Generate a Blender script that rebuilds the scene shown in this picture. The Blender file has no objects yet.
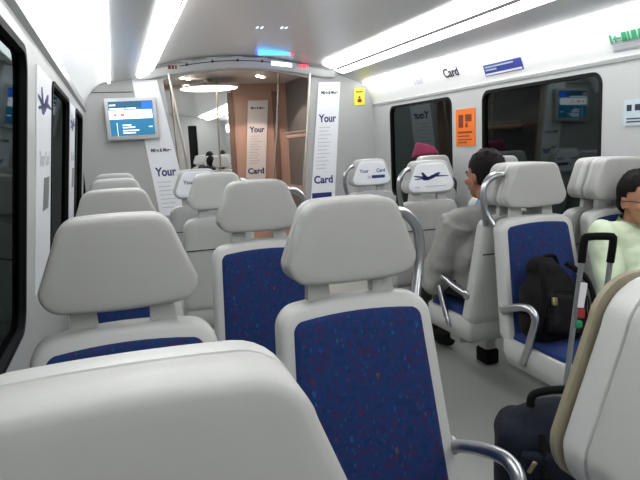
import bpy, bmesh, math, random
from mathutils import Vector, Matrix
random.seed(4)
SC = bpy.context.scene
COL = SC.collection
S = 1.15                      # one drawing unit is 1.15 m; everything is built in units, metres are set at the end
V = Vector
rad = math.radians

# ------------------------------------------------------------------ camera
yaw, pit, rol = rad(17.973), rad(8.908), rad(2.741)
F_ = V((math.sin(yaw)*math.cos(pit), math.cos(yaw)*math.cos(pit), -math.sin(pit)))
R_ = V((math.cos(yaw), -math.sin(yaw), 0)); U_ = R_.cross(F_)
Rr = R_*math.cos(rol) - U_*math.sin(rol); Ur = R_*math.sin(rol) + U_*math.cos(rol)
cd = bpy.data.cameras.new('camera'); cam = bpy.data.objects.new('camera', cd); COL.objects.link(cam)
m = Matrix((Rr, Ur, -F_)).transposed().to_4x4(); m.translation = V((0, 0, 1.2*S))
cam.matrix_world = m
cd.sensor_width = 36; cd.lens = 614.3/640*36; cd.clip_start = .02; cd.clip_end = 200
SC.camera = cam

# ------------------------------------------------------------------ world, exposure
w = bpy.data.worlds.new('night'); SC.world = w; w.use_nodes = True
w.node_tree.nodes['Background'].inputs[0].default_value = (.02, .025, .03, 1)
w.node_tree.nodes['Background'].inputs[1].default_value = .3
SC.view_settings.view_transform = 'Standard'; SC.view_settings.look = 'None'
SC.view_settings.gamma = 1; SC.view_settings.use_curve_mapping = False
SC.view_settings.exposure = 0.36
STRIP = 5.0                   # radiance of the ceiling light strips

def lamp(name, kind, loc, energy, size, color=(1, 1, 1), rot=(0, 0, 0), parent=None, sy=None):
    d = bpy.data.lights.new(name, kind); d.energy = energy*S*S; d.color = color
    if kind == 'AREA':
        d.size = size*S
        if sy: d.shape = 'RECTANGLE'; d.size_y = sy*S
    else: d.shadow_soft_size = size*S
    o = bpy.data.objects.new(name, d); COL.objects.link(o); o.location = loc; o.rotation_euler = rot
    if parent: o.parent = parent
    return o

# ------------------------------------------------------------------ materials
def mat(name, col, rough=.5, metal=0, spec=.5, emit=0, noise=0, nscale=20, bump=0, coat=0):
    m = bpy.data.materials.new(name); m.use_nodes = True
    nt = m.node_tree; b = nt.nodes['Principled BSDF']
    c = (*[((x/255)/12.92 if x/255 <= .04045 else ((x/255+.055)/1.055)**2.4) for x in col], 1)
    b.inputs['Base Color'].default_value = c; b.inputs['Roughness'].default_value = rough
    b.inputs['Metallic'].default_value = metal; b.inputs['Specular IOR Level'].default_value = spec
    b.inputs['Coat Weight'].default_value = coat
    tc = nt.nodes.new('ShaderNodeTexCoord')
    n = nt.nodes.new('ShaderNodeTexNoise'); n.inputs['Scale'].default_value = nscale; n.inputs['Detail'].default_value = 4
    nt.links.new(tc.outputs['Object'], n.inputs['Vector'])
    a = noise or .03
    mr = nt.nodes.new('ShaderNodeMapRange'); mr.inputs[3].default_value = 1-a; mr.inputs[4].default_value = 1+a
    nt.links.new(n.outputs['Fac'], mr.inputs[0])
    mx = nt.nodes.new('ShaderNodeMix'); mx.data_type = 'RGBA'; mx.blend_type = 'MULTIPLY'; mx.inputs[0].default_value = 1
    mx.inputs[6].default_value = c; nt.links.new(mr.outputs[0], mx.inputs[7]); nt.links.new(mx.outputs[2], b.inputs['Base Color'])
    if bump:
        bp = nt.nodes.new('ShaderNodeBump'); bp.inputs['Strength'].default_value = bump; bp.inputs['Distance'].default_value = .01
        nt.links.new(n.outputs['Fac'], bp.inputs['Height']); nt.links.new(bp.outputs[0], b.inputs['Normal'])
    if emit:
        b.inputs['Emission Color'].default_value = c; b.inputs['Emission Strength'].default_value = emit
    return m
M = dict(
    wall=mat('wall_laminate', (184, 187, 186), .4),
    endwall=mat('end_wall_laminate', (170, 172, 170), .4),
    panel=mat('white_gloss_panel', (247, 249, 248), .25),
    soffit=mat('soffit_metal', (172, 175, 175), .25),
    ceil=mat('ceiling_panel', (222, 223, 223), .3),
    black=mat('black_rubber', (12, 14, 15), .6, spec=.15),
    plastic=mat('light_grey_moulded_plastic', (180, 181, 179), .42),
    pad=mat('light_grey_leather', (170, 170, 167), .5),
    beige=mat('beige_leather', (132, 124, 104), .6, noise=.1, nscale=30),
    chrome=mat('brushed_steel', (178, 180, 184), .3, 1),
    steel=mat('pole_steel', (190, 186, 176), .35, .9),
    floor=mat('floor_vinyl', (150, 153, 148), .5, noise=.07, nscale=6),
    strip=mat('light_diffuser', (255, 255, 255), .5, emit=STRIP),
    cove=mat('cove_fill_glow', (255, 255, 255), .5, emit=17),  # glow of the tubes added beside the soffits
    groove=mat('dark_seam', (40, 44, 46), .6),
    white=mat('white_print_film', (232, 235, 240), .35),
    navyink=mat('navy_ink', (38, 48, 112), .5),
    blackink=mat('dark_ink', (34, 36, 60), .5),
    greyink=mat('grey_ink', (196, 200, 206), .5),
    orange=mat('orange_film', (238, 120, 28), .45),
    redink=mat('red_brown_ink', (120, 45, 15), .5),
    yellow=mat('yellow_film', (232, 226, 60), .45),
    green=mat('green_ink', (60, 165, 115), .5),
    blue=mat('blue_film', (60, 72, 158), .4),
    pale=mat('pale_blue_film', (188, 204, 210), .4),
    bezel=mat('monitor_bezel', (190, 192, 192), .4),
    brown=mat('brown_panel', (128, 108, 100), .4),
    pink=mat('pinkish_panel', (196, 166, 154), .4),
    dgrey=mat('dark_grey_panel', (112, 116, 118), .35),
    blackcloth=mat('black_nylon', (9, 9, 10), .8, spec=.2, noise=.3, nscale=40, bump=.3),
    navycloth=mat('navy_nylon', (14, 19, 32), .8, spec=.2, noise=.25, nscale=50, bump=.3),
    strap=mat('black_webbing', (8, 8, 9), .8, spec=.15),
    zip=mat('zip_metal', (150, 140, 110), .4, .8),
    tag=mat('paper_tag', (215, 215, 220), .6), tagred=mat('red_tag', (140, 30, 40), .6), taggreen=mat('green_tag', (30, 130, 90), .6),
    skin=mat('brown_skin', (142, 98, 77), .5, noise=.06), skin2=mat('brown_skin_light', (172, 124, 98), .5, noise=.06),
    hair=mat('black_hair', (16, 13, 12), .7, spec=.15, noise=.4, nscale=150, bump=.5),
    shirtgrey=mat('grey_shirt', (142, 141, 138), .85, noise=.08, nscale=25),
    shirtgreen=mat('pale_green_shirt', (198, 212, 184), .85, noise=.06, nscale=25),
    collar=mat('light_blue_collar', (168, 184, 214), .8),
    trousers=mat('dark_trousers', (42, 42, 48), .85),
    maroon=mat('magenta_cloth', (112, 24, 62), .85, noise=.15, nscale=30),
    eyew=mat('eye_white', (225, 222, 216), .3), iris=mat('dark_iris', (30, 20, 16), .2), lip=mat('lip', (140, 82, 74), .5),
    dark=mat('dark_cloth', (40, 42, 50), .8),
    reflc=mat('cyan_reflection', (70, 170, 255), .4, emit=2.2), reflb=mat('blue_reflection', (90, 80, 255), .4, emit=1.4), ledr=mat('red_led', (255, 70, 90), .4, emit=1.0),  # cyan and blue are glows imitating a reflection in the ceiling
    ledw=mat('bluish_white_led', (205, 225, 255), .4, emit=1.8),
    spot=mat('spot_lens', (255, 225, 205), .4, emit=12), disc=mat('round_lamp_lens', (255, 244, 225), .4, emit=4),
    scr=mat('screen_teal', (25, 95, 130), .3, emit=.9), scrtop=mat('screen_dark_teal', (18, 70, 100), .3, emit=.9),
    scrw=mat('screen_white', (235, 240, 245), .3, emit=1.0), scrb=mat('screen_blue', (20, 90, 215), .3, emit=1.0),
    scrr=mat('screen_red', (200, 80, 70), .3, emit=.9),
)
def fabric():
    m = bpy.data.materials.new('speckled_navy_fabric'); m.use_nodes = True; nt = m.node_tree; N = nt.nodes; L = nt.links
    b = N['Principled BSDF']; b.inputs['Roughness'].default_value = .9; b.inputs['Specular IOR Level'].default_value = .2
    tc = N.new('ShaderNodeTexCoord')
    nz = N.new('ShaderNodeTexNoise'); nz.inputs['Scale'].default_value = 45; L.new(tc.outputs['Object'], nz.inputs['Vector'])
    cr = N.new('ShaderNodeValToRGB'); L.new(nz.outputs['Fac'], cr.inputs[0])
    cr.color_ramp.elements[0].color = (.009, .025, .10, 1); cr.color_ramp.elements[0].position = .35
    cr.color_ramp.elements[1].color = (.026, .020, .085, 1); cr.color_ramp.elements[1].position = .66
    e = cr.color_ramp.elements.new(.48); e.color = (.011, .034, .125, 1)
    last = cr.outputs[0]
    for sc_, th, pal in ((32, .16, [(.012, .07, .20), (.012, .09, .14), (.06, .02, .05), (.06, .07, .07), (.012, .05, .2)]),
                         (75, .25, [(.05, .016, .05), (.014, .035, .17), (.012, .055, .15), (.03, .045, .11), (.045, .018, .08)])):
        mp = N.new('ShaderNodeMapping'); mp.inputs['Scale'].default_value = (1, 1, .55); mp.inputs['Rotation'].default_value = (0, .6, 0)
        L.new(tc.outputs['Object'], mp.inputs[0])
        v = N.new('ShaderNodeTexVoronoi'); v.inputs['Scale'].default_value = sc_; L.new(mp.outputs[0], v.inputs['Vector'])
        sp = N.new('ShaderNodeSeparateColor'); L.new(v.outputs['Color'], sp.inputs[0])
        c2 = N.new('ShaderNodeValToRGB'); c2.color_ramp.interpolation = 'CONSTANT'; L.new(sp.outputs[0], c2.inputs[0])
        els = c2.color_ramp.elements; els[0].color = (*pal[0], 1); els[1].position = .2; els[1].color = (*pal[1], 1)
        for i in range(2, len(pal)): x = els.new(i*.2); x.color = (*pal[i], 1)
        lt = N.new('ShaderNodeMath'); lt.operation = 'LESS_THAN'; lt.inputs[1].default_value = th; L.new(v.outputs['Distance'], lt.inputs[0])
        mx = N.new('ShaderNodeMix'); mx.data_type = 'RGBA'; L.new(lt.outputs[0], mx.inputs[0]); L.new(last, mx.inputs[6]); L.new(c2.outputs[0], mx.inputs[7])
        last = mx.outputs[2]
    L.new(last, b.inputs['Base Color'])
    return m
M['fabric'] = fabric()
def glass():
    m = bpy.data.materials.new('tinted_window_glass'); m.use_nodes = True; nt = m.node_tree; N = nt.nodes; L = nt.links
    N.remove(N['Principled BSDF']); out = N['Material Output']
    fr = N.new('ShaderNodeFresnel'); fr.inputs[0].default_value = 1.38
    t = N.new('ShaderNodeBsdfTransparent'); t.inputs[0].default_value = (.25, .3, .3, 1)
    g = N.new('ShaderNodeBsdfGlossy'); g.inputs[0].default_value = (.6, .68, .68, 1); g.inputs[1].default_value = .03
    fm = N.new('ShaderNodeMath'); fm.operation = 'MULTIPLY_ADD'; L.new(fr.outputs[0], fm.inputs[0]); fm.inputs[1].default_value = .12; fm.inputs[2].default_value = .105
    mx = N.new('ShaderNodeMixShader'); L.new(fm.outputs[0], mx.inputs[0]); L.new(t.outputs[0], mx.inputs[1]); L.new(g.outputs[0], mx.inputs[2])
    L.new(mx.outputs[0], out.inputs[0]); return m
M['glass'] = glass()

# ------------------------------------------------------------------ helpers
def link(name, me, m, parent=None, smooth=True, loc=None):
    o = bpy.data.objects.new(name, me); COL.objects.link(o)
    if m is not None: me.materials.append(M[m] if isinstance(m, str) else m)
    if parent: o.parent = parent
    if loc: o.location = loc
    if smooth:
        me.polygons.foreach_set('use_smooth', [True]*len(me.polygons))
        me.set_sharp_from_angle(angle=rad(42))
    return o
def obj(name, bm, m, parent=None, smooth=True, loc=None):
    bmesh.ops.recalc_face_normals(bm, faces=bm.faces[:])
    me = bpy.data.meshes.new(name); bm.to_mesh(me); bm.free()
    return link(name, me, m, parent, smooth, loc)
def thing(name, label, cat, loc=(0, 0, 0), rz=0, group=None):
    o = bpy.data.objects.new(name, None); COL.objects.link(o); o.location = loc; o.rotation_euler = (0, 0, rz)
    return tag(o, label, cat, group)
def tag(o, label, cat, group=None):
    o['label'] = label; o['category'] = cat
    if group: o['group'] = group
    return o
def struct(o, label=None):
    o['kind'] = 'structure'
    if label: o['label'] = label
    return o
def box(bm, c, s, bev=0, seg=2, mtx=None):
    t = bmesh.new(); bmesh.ops.create_cube(t, size=1)
    bmesh.ops.scale(t, vec=V(s), verts=t.verts)
    if bev: bmesh.ops.bevel(t, geom=t.edges[:], offset=bev, segments=seg, profile=.5, affect='EDGES')
    if mtx: bmesh.ops.transform(t, matrix=mtx, verts=t.verts)
    bmesh.ops.translate(t, vec=V(c), verts=t.verts)
    me = bpy.data.meshes.new('t'); t.to_mesh(me); t.free(); bm.from_mesh(me); bpy.data.meshes.remove(me)
    return bm
def B(c, s, bev=0, seg=2, mtx=None): return box(bmesh.new(), c, s, bev, seg, mtx)
def smooth_path(pts, n=6):
    pts = [V(p) for p in pts]; out = []
    for i in range(len(pts)-1):
        p0 = pts[max(i-1, 0)]; p1 = pts[i]; p2 = pts[i+1]; p3 = pts[min(i+2, len(pts)-1)]
        for k in range(n):
            t = k/n
            out.append(.5*((2*p1)+(-p0+p2)*t+(2*p0-5*p1+4*p2-p3)*t*t+(-p0+3*p1-3*p2+p3)*t**3))
    out.append(pts[-1]); return out
def tube(bm, pts, r, n=12, smooth=0, caps=True, sx=1.0):
    """sweeps a circle (radius r, or one radius per point) along pts"""
    if not isinstance(r, (list, tuple)): r = [r]*len(pts)
    if smooth:
        rr = smooth_path([(x, 0, 0) for x in r], smooth); pts = smooth_path(pts, smooth); r = [max(v.x, .0005) for v in rr]
    pts = [V(p) for p in pts]; rings = []; ref = None
    for i, p in enumerate(pts):
        d = (pts[min(i+1, len(pts)-1)]-pts[max(i-1, 0)]).normalized()
        if ref is None: ref = d.orthogonal().normalized() if abs(d.x) > .9 else V((1, 0, 0))
        a = (ref-d*ref.dot(d)).normalized(); b = d.cross(a); ref = a
        rings.append([bm.verts.new(p+(a*math.cos(2*math.pi*k/n)*sx+b*math.sin(2*math.pi*k/n))*r[i]) for k in range(n)])
    for A, C in zip(rings, rings[1:]):
        for k in range(n): bm.faces.new((A[k], A[(k+1) % n], C[(k+1) % n], C[k]))
    if caps: bm.faces.new(rings[0][::-1]); bm.faces.new(rings[-1])
    return bm
def T(pts, r, n=12, smooth=0): return tube(bmesh.new(), pts, r, n, smooth)
def ball(bm, c, s, seg=20, mtx=None):
    r = bmesh.ops.create_uvsphere(bm, u_segments=seg, v_segments=seg//2+2, radius=1)
    m_ = Matrix.Translation(V(c)) @ (mtx or Matrix()) @ Matrix.Diagonal((*s, 1))
    bmesh.ops.transform(bm, matrix=m_, verts=r['verts']); return bm
def outline(wt, wb, zt, zb, rt, rb, arch=0, bow=0, n=7):
    """rounded trapezoid in x,z: list of points, counter-clockwise"""
    pts = []; sl = math.degrees(math.atan2(wb-wt, zt-zb))
    def corner(cx, cz, r, a0, a1):
        for k in range(n+1):
            a = rad(a0+(a1-a0)*k/n); pts.append([cx+r*math.cos(a), cz+r*math.sin(a)])
    corner(wb-rb, zb+rb, rb, -90, sl); corner(wt-rt, zt-rt, rt, sl, 90)
    for k in range(1, 8): x = (wt-rt)*(1-k/4); pts.append([x, zt])
    corner(-(wt-rt), zt-rt, rt, 90, 180-sl); corner(-(wb-rb), zb+rb, rb, 180-sl, 270)
    for k in range(1, 8): x = -(wb-rb)*(1-k/4); pts.append([x, zb])
    mid = (zt+zb)/2
    for p in pts:
        if p[1] > mid: p[1] += arch*(1-(p[0]/wt)**2)
        else: p[1] -= bow*(1-(p[0]/wb)**2)
    return pts
def inset(pts, d, cx, cz):
    n = len(pts); out = []
    for i in range(n):
        a = V(pts[i-1]); b = V(pts[(i+1) % n]); t = (b-a)
        t = t.normalized() if t.length > 1e-9 else V((1, 0))
        nrm = V((-t.y, t.x)); out.append([pts[i][0]+nrm.x*d, pts[i][1]+nrm.y*d])
    return out
def pillow(pts, layers, fn=None, dome=0):
    """layers = [(y, inset)...] lofted; closed by domed caps. fn maps (x,y,z)->xyz"""
    bm = bmesh.new(); cx = sum(p[0] for p in pts)/len(pts); cz = sum(p[1] for p in pts)/len(pts)
    rings = []
    f = fn or (lambda x, y, z: (x, y, z))
    def ring(pp, y): return [bm.verts.new(f(p[0], y, p[1])) for p in pp]
    ls = list(layers)
    base0 = inset(pts, ls[0][1], cx, cz); base1 = inset(pts, ls[-1][1], cx, cz)
    def shrink(pp, k): return [[cx+(p[0]-cx)*k, cz+(p[1]-cz)*k] for p in pp]
    seq = [(shrink(base0, k), ls[0][0]-dome*(1-k*k)) for k in (.3, .6, .85)]
    seq += [(inset(pts, d, cx, cz), y) for y, d in ls]
    seq += [(shrink(base1, k), ls[-1][0]+dome*(1-k*k)) for k in (.85, .6, .3)]
    rings = [ring(pp, y) for pp, y in seq]; n = len(pts)
    for A, C in zip(rings, rings[1:]):
        for k in range(n): bm.faces.new((A[k], A[(k+1) % n], C[(k+1) % n], C[k]))
    for R0, y in ((rings[0], ls[0][0]-dome), (rings[-1], ls[-1][0]+dome)):
        c = bm.verts.new(f(cx, y, cz))
        for k in range(n): bm.faces.new((R0[k], R0[(k+1) % n], c))
    return bm
def extrude_profile(bm, prof, y0, y1, ny=1, close=False):
    """x,z polyline swept along y"""
    rows = []
    for j in range(ny+1):
        y = y0+(y1-y0)*j/ny; rows.append([bm.verts.new((x, y, z)) for x, z in prof])
    n = len(prof)
    for A, C in zip(rows, rows[1:]):
        for k in range(n if close else n-1): bm.faces.new((A[k], A[(k+1) % n], C[(k+1) % n], C[k]))
    if close: bm.faces.new(rows[0]); bm.faces.new(rows[-1][::-1])
    return bm
def quadbox(bm, o, r, u, w, h, t=.003):
    """thin box: origin = lower left corner, r = right unit vector, u = up unit vector"""
    o = V(o); r = V(r).normalized(); u = V(u).normalized(); nn = r.cross(u)
    vs = [bm.verts.new(o+r*a+u*b+nn*c) for c in (0, t) for a, b in ((0, 0), (w, 0), (w, h), (0, h))]
    for f in ((3, 2, 1, 0), (4, 5, 6, 7), (0, 1, 5, 4), (1, 2, 6, 5), (2, 3, 7, 6), (3, 0, 4, 7)): bm.faces.new([vs[i] for i in f])
    return bm
def poly(pts3, nrm, t=.003):
    bm = bmesh.new(); a = [bm.verts.new(V(p)) for p in pts3]; b = [bm.verts.new(V(p)+V(nrm)*t) for p in pts3]; n = len(a)
    bm.faces.new(a[::-1]); bm.faces.new(b)
    for k in range(n): bm.faces.new((a[k], a[(k+1) % n], b[(k+1) % n], b[k]))
    return bm
def text(body, h, o, r, u, m, parent=None, name='lettering', bold=.02, wfit=None):
    cu = bpy.data.curves.new('f', 'FONT'); cu.body = body; cu.size = 1; cu.offset = bold; cu.extrude = .004
    t = bpy.data.objects.new('f', cu); COL.objects.link(t); bpy.context.view_layer.update()
    me = bpy.data.meshes.new_from_object(t.evaluated_get(bpy.context.evaluated_depsgraph_get()))
    bpy.data.objects.remove(t); bpy.data.curves.remove(cu)
    r = V(r).normalized(); u = V(u).normalized(); nn = r.cross(u)
    xs = [v.co.x for v in me.vertices]; wx = (wfit/(max(xs)-min(xs))) if wfit else h/.7
    for v in me.vertices:
        c = v.co.copy(); v.co = V(o)+r*((c.x-min(xs))*wx)+u*(c.y*h/.7)+nn*(c.z*.1+.0008)
    me.name = name
    return link(name, me, m, parent, smooth=False)
def bars(name, o, r, u, specs, m, parent, t=.002):
    """small illegible print drawn as bars: specs = [(x, y, w, h)]"""
    if name in ('pictograms', 'screen_text', 'screen_red_text', 'lit_words'):
        for sp in specs: bars({'pictograms': 'pictogram'}.get(name, name+'_line'), o, r, u, [sp], m, parent, t)
        return
    bm = bmesh.new(); r = V(r).normalized(); u = V(u).normalized()
    for x, y, w_, h in specs: quadbox(bm, V(o)+r*x+u*y, r, u, w_, h, t)
    return obj(name, bm, m, parent, smooth=False)
def copy_tree(o, parent=None):
    c = o.copy(); COL.objects.link(c)
    if parent: c.parent = parent
    for ch in list(o.children): copy_tree(ch, c)
    return c
def voxel(name, bm, m, parent, vox=.008, sm=4, wrinkle=0, wscale=.06):
    me = bpy.data.meshes.new(name); bmesh.ops.recalc_face_normals(bm, faces=bm.faces[:]); bm.to_mesh(me); bm.free()
    t = bpy.data.objects.new('t', me); COL.objects.link(t)
    r = t.modifiers.new('r', 'REMESH'); r.mode = 'VOXEL'; r.voxel_size = vox
    s = t.modifiers.new('s', 'SMOOTH'); s.iterations = sm; s.factor = .5
    if wrinkle:
        tx = bpy.data.textures.new('w', 'CLOUDS'); tx.noise_scale = wscale; tx.noise_depth = 2
        d = t.modifiers.new('d', 'DISPLACE'); d.texture = tx; d.strength = wrinkle; d.mid_level = .5
    bpy.context.view_layer.update()
    out = bpy.data.meshes.new_from_object(t.evaluated_get(bpy.context.evaluated_depsgraph_get()))
    bpy.data.objects.remove(t); bpy.data.meshes.remove(me); out.name = name; out.materials.clear()
    return link(name, out, m, parent)

# ------------------------------------------------------------------ setting
XL, XR, D0, Y0 = -.235, 2.40, 5.54, -2.2
CZ = 1.2                      # camera height in units: heights below are written CZ + offset
FW = CZ-.50; FT = CZ+.30      # window sill and head
def rrect(y0, y1, z0, z1, r, n=6):
    pts = []
    for cy, cz, a0 in ((y1-r, z0+r, -90), (y1-r, z1-r, 0), (y0+r, z1-r, 90), (y0+r, z0+r, 180)):
        for k in range(n+1): a = rad(a0+90*k/n); pts.append((cy+r*math.cos(a), cz+r*math.sin(a)))
    return pts
def side_wall(name, x, y0, y1, ztop, wins, out):
    bm = bmesh.new()
    def q(a, b, c, d): bm.faces.new([bm.verts.new((x, *p)) for p in (a, b, c, d)])
    q((y0, 0), (y1, 0), (y1, FW), (y0, FW)); q((y0, FT), (y1, FT), (y1, ztop), (y0, ztop))
    e = [y0]+[v for w_ in wins for v in w_]+[y1]
    for a, b in zip(e[::2], e[1::2]): q((a, FW), (b, FW), (b, FT), (a, FT))
    for a, b in wins:
        pr = rrect(a, b, FW, FT, .07); cy, cz = (a+b)/2, (FW+FT)/2; outer = []
        for i, (y, z) in enumerate(pr):
            k = i//7
            cornr = ((b, FW), (b, FT), (a, FT), (a, FW))[k]; j = i % 7
            yy, zz = y, z
            if k in (0, 1): yy = b if (j >= 3 and k == 0) or (j <= 3 and k == 1) else y
            if k in (2, 3): yy = a if (j >= 3 and k == 2) or (j <= 3 and k == 3) else y
            if k == 0 and j <= 3 or k == 3 and j >= 3: zz = FW
            if k == 1 and j >= 3 or k == 2 and j <= 3: zz = FT
            outer.append((yy, zz))
        vi = [bm.verts.new((x, *p)) for p in pr]; vo = [bm.verts.new((x, *p)) for p in outer]; vd = [bm.verts.new((x+out*.03, *p)) for p in pr]; n = len(pr)
        for i in range(n):
            j = (i+1) % n
            bm.faces.new((vi[i], vi[j], vd[j], vd[i]))
            if (vi[i].co-vo[i].co).length > 1e-6 or (vi[j].co-vo[j].co).length > 1e-6: bm.faces.new((vi[i], vi[j], vo[j], vo[i]))
    return struct(obj(name, bm, 'wall', smooth=False))
def window(n, x, a, b, out):
    e = bpy.data.objects.new('window_%d' % n, None); COL.objects.link(e); e.location = (x, (a+b)/2, (FW+FT)/2); struct(e)
    A = rrect(a+.001, b-.001, FW+.001, FT-.001, .07); Bi = rrect(a+.020, b-.020, FW+.020, FT-.020, .055)
    LEFT.append(e) if x < 0 else None
    bm = bmesh.new(); o = e.location
    P = [[bm.verts.new(V((xx, *p))-o) for p in pp] for pp, xx in ((A, x-out*.006), (Bi, x-out*.006), (Bi, x+out*.022), (A, x+out*.028))]
    for U, W in ((0, 1), (1, 2), (2, 3), (3, 0)):
        for i in range(len(A)): j = (i+1) % len(A); bm.faces.new((P[U][i], P[U][j], P[W][j], P[W][i]))
    obj('window_gasket', bm, 'black', e)
    bm = bmesh.new(); G = [[bm.verts.new(V((xx, *p))-o) for p in rrect(a+.019, b-.019, FW+.019, FT-.019, .055)] for xx in (x+out*.012, x+out*.016)]
    for i in range(len(A)): j = (i+1) % len(A); bm.faces.new((G[0][i], G[0][j], G[1][j], G[1][i]))
    bm.faces.new(G[0]); bm.faces.new(G[1][::-1]); obj('window_pane', bm, 'glass', e, smooth=False)
LEFT = []                      # objects that lean with the left wall
def lean(x, z): return x+.03-.115*(CZ+.3-z)
LW = [(-.9, .0), (.75, 1.93), (2.68, 3.66), (4.25, 5.15)]
RW = [(-.9, .3), (.75, 2.0), (2.60, 3.69), (4.09, 5.17)]
LEFT.append(side_wall('wall_left', XL, Y0, D0, CZ+.40, LW, -1))
side_wall('wall_right', XR, Y0, D0, CZ+.345, RW, 1)
n = 0
for x, ws, out in ((XL, LW, -1), (XR, RW, 1)):
    for a, b in ws: n += 1; window(n, x, a, b, out)
struct(obj('floor', extrude_profile(bmesh.new(), [(XL-.02, 0), (XR+.02, 0), (XR+.02, -.05), (XL-.02, -.05)], Y0-.02, 14.2, close=True), 'floor'))
# cove panels, soffits (both saloons share one section)
LP_ = [(-.197, CZ+.40), (-.165, CZ+.46), (-.11, CZ+.53), (-.045, CZ+.573), (.02, CZ+.59)]
RP_ = [(XR, CZ+.345), (XR-.03, CZ+.43), (XR-.055, CZ+.49), (2.31, CZ+.545)]
def thick(prof, dx, dz): return prof+[(x+dx, z+dz) for x, z in reversed(prof)]
struct(obj('trim_1', extrude_profile(bmesh.new(), thick(LP_, -.01, .02), Y0, D0, close=True), 'panel'), 'white curved cove panel above the left windows')
struct(obj('trim_2', extrude_profile(bmesh.new(), thick(RP_, .02, .012), Y0, D0, close=True), 'panel'), 'white panel above the right windows')
struct(obj('trim_3', extrude_profile(bmesh.new(), thick([(.02, CZ+.592), (.03, CZ+.583), (.232, CZ+.615)], 0, .03), Y0, D0, close=True), 'soffit'), 'grey soffit beside the left light strip')
struct(obj('trim_4', extrude_profile(bmesh.new(), thick([(2.31, CZ+.547), (2.30, CZ+.542), (2.05, CZ+.635)], 0, .03), Y0, D0, close=True), 'soffit'), 'grey soffit beside the right light strip')
struct(obj('trim_5', extrude_profile(bmesh.new(), [(-.205, CZ+.345), (-.182, CZ+.358), (-.178, CZ+.395), (-.20, CZ+.41)], Y0, D0, close=True), 'soffit'), 'narrow grey rail above the left windows')
struct(obj('trim_6', extrude_profile(bmesh.new(), [(XR, CZ+.325), (XR-.008, CZ+.327), (XR-.012, CZ+.345), (XR, CZ+.35)], Y0, D0, close=True), 'soffit'), 'narrow rail above the right windows')
cp = [(.37, CZ+.70)]+[(x, CZ+.70+.10*math.sin(math.pi*(x-.37)/(1.79-.37))**.7) for x in [.37+(1.42)*k/24 for k in range(1, 24)]]+[(1.79, CZ+.715)]
struct(obj('ceiling', extrude_profile(bmesh.new(), thick([(.2, CZ+.66), (.36, CZ+.695)]+cp[1:-1]+[(1.79, CZ+.715), (2.08, CZ+.67)], 0, .03), Y0, D0, close=True), 'ceil'))
# light strips
def strip(name, prof, y0, y1, label, groove):
    t = thing(name, label, 'light', (prof[0][0], y0, prof[0][1]), 0, 'fluorescent light strips along the ceiling'); o = V(t.location)
    bm = bmesh.new(); cx = sum(p[0] for p in prof)/len(prof); cz = sum(p[1] for p in prof)/len(prof)
    rows = []
    for y, k in ((y0, 1), (y1-.09, 1), (y1-.045, .93), (y1-.015, .75), (y1, .4)):
        rows.append([bm.verts.new(V((cx+(x-cx)*k, y, cz+(z-cz)*k))-o) for x, z in prof])
    nn = len(prof)
    for A, C in zip(rows, rows[1:]):
        for k in range(nn): bm.faces.new((A[k], A[(k+1) % nn], C[(k+1) % nn], C[k]))
    bm.faces.new(rows[0]); bm.faces.new(rows[-1][::-1])
    obj('diffuser', bm, 'strip', t)
    bm = B(V((groove[0], (y0+y1)/2-.05, groove[1]))-o, (.014, y1-y0-.12, .014)); obj('seam', bm, 'groove', t)
LS = [(.228, CZ+.618), (.24, CZ+.598), (.27, CZ+.596), (.33, CZ+.625), (.375, CZ+.665), (.385, CZ+.70), (.23, CZ+.665)]
RS = [(2.055, CZ+.64), (2.045, CZ+.618), (2.015, CZ+.61), (1.95, CZ+.64), (1.925, CZ+.66), (1.86, CZ+.675), (1.815, CZ+.695), (1.82, CZ+.71), (2.05, CZ+.68)]
strip('light_strip', LS, Y0, 5.40, 'glowing white light strip along the left side of the ceiling', (.335, CZ+.636))
strip('light_strip', RS, Y0, 5.36, 'glowing white light strip along the right side of the ceiling', (1.938, CZ+.645))

for nm, x, z, y1 in (('added_cove_glow', .014, CZ+.574, 5.38), ('added_cove_glow', 2.288, CZ+.536, 5.45)):  # emissive tubes added to blow out the white cove panels
    side = 'left' if x < 1 else 'right'
    t = thing(nm, 'slim glowing tube added along the %s grey soffit to brighten the white panel' % side, 'light', (x, Y0+.05, z), 0, 'added cove tubes')
    obj('tube', T([(0, 0, 0), (0, y1-Y0, 0)], .009, 10), 'cove', t)
    for yy in (0.0, y1-Y0): obj('clip', B((0, yy, .008), (.012, .03, .016)), 'soffit', t)
# rear wall behind the camera
struct(obj('wall_rear', B(((XL+XR)/2, Y0-.03, CZ/2+.4), (XR-XL+.1, .06, CZ+.85)), 'endwall'))
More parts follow.
